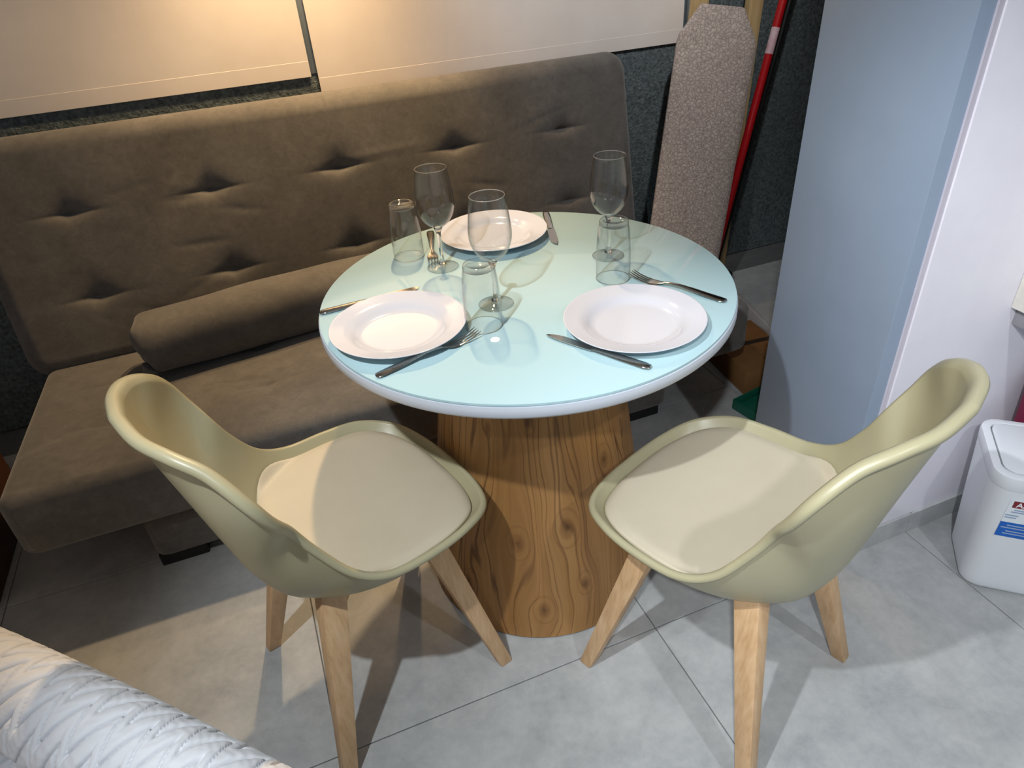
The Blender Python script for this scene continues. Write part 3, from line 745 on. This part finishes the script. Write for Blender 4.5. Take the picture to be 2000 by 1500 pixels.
# sticker on the sloping front face
slope = math.atan2(.038 / 2, BH_)
stk = bpy.data.objects.new('sticker', None)
def decal(name, x0, x1, z0, z1, lift, mat, parent):
    bm = box_bm(x0, x1, -.0004, .0004, z0, z1)
    o = from_bm(name, bm, mat, parent, False); return o
def on_front(o, zc, xc, lift):
    # the front face leans outwards with height
    y = -bw(zc)[1] / 2 - lift; o.location = (xc, y, zc); o.rotation_euler = (slope, 0, 0)
lab = decal('sticker', -.036, .040, -.060, .052, 0, 'sticker_white', bin_o); on_front(lab, .240, -.062, .0006)
lab['label'] = 'product sticker'
def sub(name, x0, x1, z0, z1, lift, mat):
    bm = box_bm(x0, x1, -.0002 - lift, .0 - lift, z0, z1); return from_bm(name, bm, mat, lab, False)
sub('red_panel', -.029, .0395, .030, .049, .0006, 'label_red')
sub('blue_panel', -.036, .038, -.058, -.014, .0006, 'label_blue')
def text(body, size, x, z, mat, lift=.0010):
    c = bpy.data.curves.new('lettering', 'FONT'); c.body = body; c.size = size; c.extrude = .00015; c.align_x = 'CENTER'; c.offset = .0003
    o = bpy.data.objects.new('lettering', c); col.objects.link(o)
    dg = bpy.context.evaluated_depsgraph_get(); me = bpy.data.meshes.new_from_object(o.evaluated_get(dg)); bpy.data.objects.remove(o)
    me.materials.clear(); t = link('lettering', me, mat, lab, False); t.location = (x, -lift, z); t.rotation_euler = (PI / 2, 0, 0); return t
text('ASTRA', .0185, .005, .0330, 'print_white')
for i, (x0, x1, z) in enumerate(((-.022, .030, .0215), (-.026, .024, .0155), (-.034, -.010, .0055), (.004, .034, .0055), (-.034, -.012, -.0015), (.006, .030, -.0035))):
    sub('print_line', x0, x1, z, z + .0036, .0006, 'print_grey')
for x0, x1, z in ((-.022, .022, -.024), (-.032, .032, -.0315), (-.020, .020, -.0415), (-.024, .022, -.049)):
    sub('print_line', x0, x1, z, z + .0030, .0010, 'print_grey')

# burgundy bag behind the bin, against the wall
bag = thing('shopping_bag', 'burgundy bag standing against the wall behind the white bin', 'bag', (1.27, -.385, 0))
def bag_ring(k, z):
    hw, hd = .150 + .050 * k, .028 - .012 * k
    return rrect(hw * 2, hd * 2, min(hd * .9, .02), z, 6)
loft('body', [bag_ring(0, 0), bag_ring(.03, .012), bag_ring(.3, .13), bag_ring(.6, .25), bag_ring(.85, .36), bag_ring(1.0, .425)], 'burgundy', bag)
for sy in (-.012, .012):
    tube('handle', [(.09 * math.cos(a), sy, .415 + .10 * math.sin(a)) for a in np.linspace(0, PI, 17)], .005, 'burgundy', bag, 10)

# ------------------------------------------------------------------ wall cabinet corner at the right edge
cab = thing('wall_cabinet', 'cream wall-hung cabinet with grey underside at right edge', 'cabinet', (.956, -.348, .626))
box('carcass', 0, .60, -.30, 0, 0, .30, 'cream_panel', cab, .002)
box('under_panel', .022, .58, -.28, 0, -.045, 0, 'grey_panel', cab, .002)
box('door', .004, .596, -.318, -.301, .004, .296, 'cream_panel', cab, .002)

# ------------------------------------------------------------------ corner behind the table: ironing board, ladder, poles
def frame_obj(name, label, cat, p0, p1, facing):
    """empty at p0 whose local Z runs to p1 and local -Y faces `facing`"""
    z = (Vector(p1) - Vector(p0)).normalized(); y = -(Vector(facing) - z * Vector(facing).dot(z)).normalized(); x = y.cross(z)
    o = thing(name, label, cat); o.matrix_world = Matrix(((x.x, y.x, z.x, p0[0]), (x.y, y.y, z.y, p0[1]), (x.z, y.z, z.z, p0[2]), (0, 0, 0, 1)))
    return o, (Vector(p1) - Vector(p0)).length
ib, IL = frame_obj('ironing_board', 'ironing board in taupe crackle-print cover, stood on end beside the sofa', 'ironing board', (.950, .865, .012), (1.250, 1.135, 1.062), (-.45, -1, .2))
def ib_mesh():
    zz = np.concatenate([np.linspace(0, .08, 8), np.linspace(.12, IL - .18, 8), np.linspace(IL - .16, IL, 24)])
    hh = np.interp(zz, [0, .02, .06, .5 * IL, IL - .13, IL - .10, IL - .05, IL - .012, IL], [.118, .132, .138, .142, .143, .137, .108, .086, .078]); hw = np.stack([zz, hh], 1)
    n = len(hw); m = 22; vs = []; fs = []
    for i in range(n):
        z, h = hw[i]
        for j in range(m):
            a = 2 * PI * j / m; ca, sa = math.cos(a), math.sin(a); p = 5.0; den = (abs(ca) ** p + abs(sa) ** p) ** (1 / p)
            vs.append((h * ca / den, .016 * sa / den, z))
    for i in range(n - 1):
        for j in range(m): fs.append((i * m + j, i * m + (j + 1) % m, (i + 1) * m + (j + 1) % m, (i + 1) * m + j))
    fs.append(tuple(range(m))[::-1]); fs.append(tuple((n - 1) * m + j for j in range(m)))
    o = mesh('cover', vs, fs, 'crackle', ib); sharpen(o.data, 60); return o
ib_mesh()
for sx in (-.05, .05): tube('folded_leg', [(sx, .028, .08), (sx * .6, .028, IL * .8)], .008, 'steel', ib, 12)
ld = thing('ladder', 'pale pine wooden ladder leaning behind the ironing board', 'ladder', (1.25, 1.20, 0))
for x0, x1 in ((1.135, 1.245), (1.375, 1.490)):
    from_bm('rail', bar_bm((x0 - 1.25, -.03, 0), (x1 - 1.25, .045, 1.5), .062, .032, .062, .032, (1, 0, 0), .003), 'pine', ld, True, 35)
for z in (.25, .55, .85, 1.20):
    k = z / 1.5; xa = 1.135 + .110 * k - 1.25; xb = 1.375 + .115 * k - 1.25
    from_bm('rung', box_bm(xa, xb, -.03 + .075 * k - .012, -.03 + .075 * k + .012, z - .02, z + .02, .003), 'pine', ld, True, 35)
def pole(name, label, cat, p0, p1, r, mat):
    o, L = frame_obj(name, label, cat, p0, p1, (-.4, -1, 0)); return o, L
rp, L = pole('mop', 'mop with long glossy red handle leaning in the corner', 'mop', (1.190, .985, .02), (1.585, 1.165, 1.30), .013, 'red')
tube('handle', [(0, 0, .06), (0, 0, L)], .0150, 'red', rp, 20)
tube('sticker', [(0, 0, .915), (0, 0, 1.005)], .0154, 'sticker', rp, 20)
from_bm('head', box_bm(-.10, .10, -.03, .03, 0, .06, .012, 3), 'black', rp, True, 40)
bp_, L = pole('broom', 'black broom handle leaning right of the red mop', 'broom', (1.275, 1.07, .02), (1.665, 1.215, 1.30), .012, 'black')
tube('handle', [(0, 0, .05), (0, 0, L)], .0135, 'black', bp_, 20)
from_bm('head', box_bm(-.08, .08, -.025, .025, 0, .05, .01, 3), 'black', bp_, True, 40)
# cardboard box and small green crate on the floor of that corner
cb = thing('cardboard_box', 'brown cardboard box with dark tape on the dim corner floor', 'box', (1.00, .47, 0), math.radians(-6))
box('body', -.10, .10, -.15, .15, 0, .085, 'cardboard', cb, .002)
box('flap', -.10, -.004, -.15, .15, .0855, .0885, 'cardboard', cb, .0008, 1); box('flap', .004, .10, -.15, .15, .0855, .0885, 'cardboard', cb, .0008, 1)
box('tape', -.105, .105, .000, .022, .0888, .0894, 'tape', cb)
gc = thing('green_crate', 'small dark green plastic tray in front of the cardboard box', 'tray', (.905, .250, 0), math.radians(10))
box('bottom', -.09, .09, -.05, .05, 0, .004, 'green', gc)
for s in (-1, 1):
    box('side_wall', -.09, .09, s * .05 - .002, s * .05 + .002, .0, .035, 'green', gc, .001); box('end_wall', s * .09 - .002, s * .09 + .002, -.05, .05, 0, .035, 'green', gc, .001)
gb = tag(box('grey_board', -.008, .008, -.17, .17, 0, .10, 'grey_panel', None, .003), 'low grey board standing behind the cardboard box', 'board'); gb.location = (1.155, .63, 0); gb.rotation_euler = (0, 0, math.radians(-12))
# dark storage chest left of the sofa
ck = thing('storage_chest', 'dark brown wooden chest barely showing left of the sofa', 'chest', (-1.575, .62, 0))
box('body', -.24, .24, -.22, .22, 0, .30, 'brown_wood', ck, .004); box('lid', -.25, .25, -.23, .23, .301, .33, 'brown_wood', ck, .004)
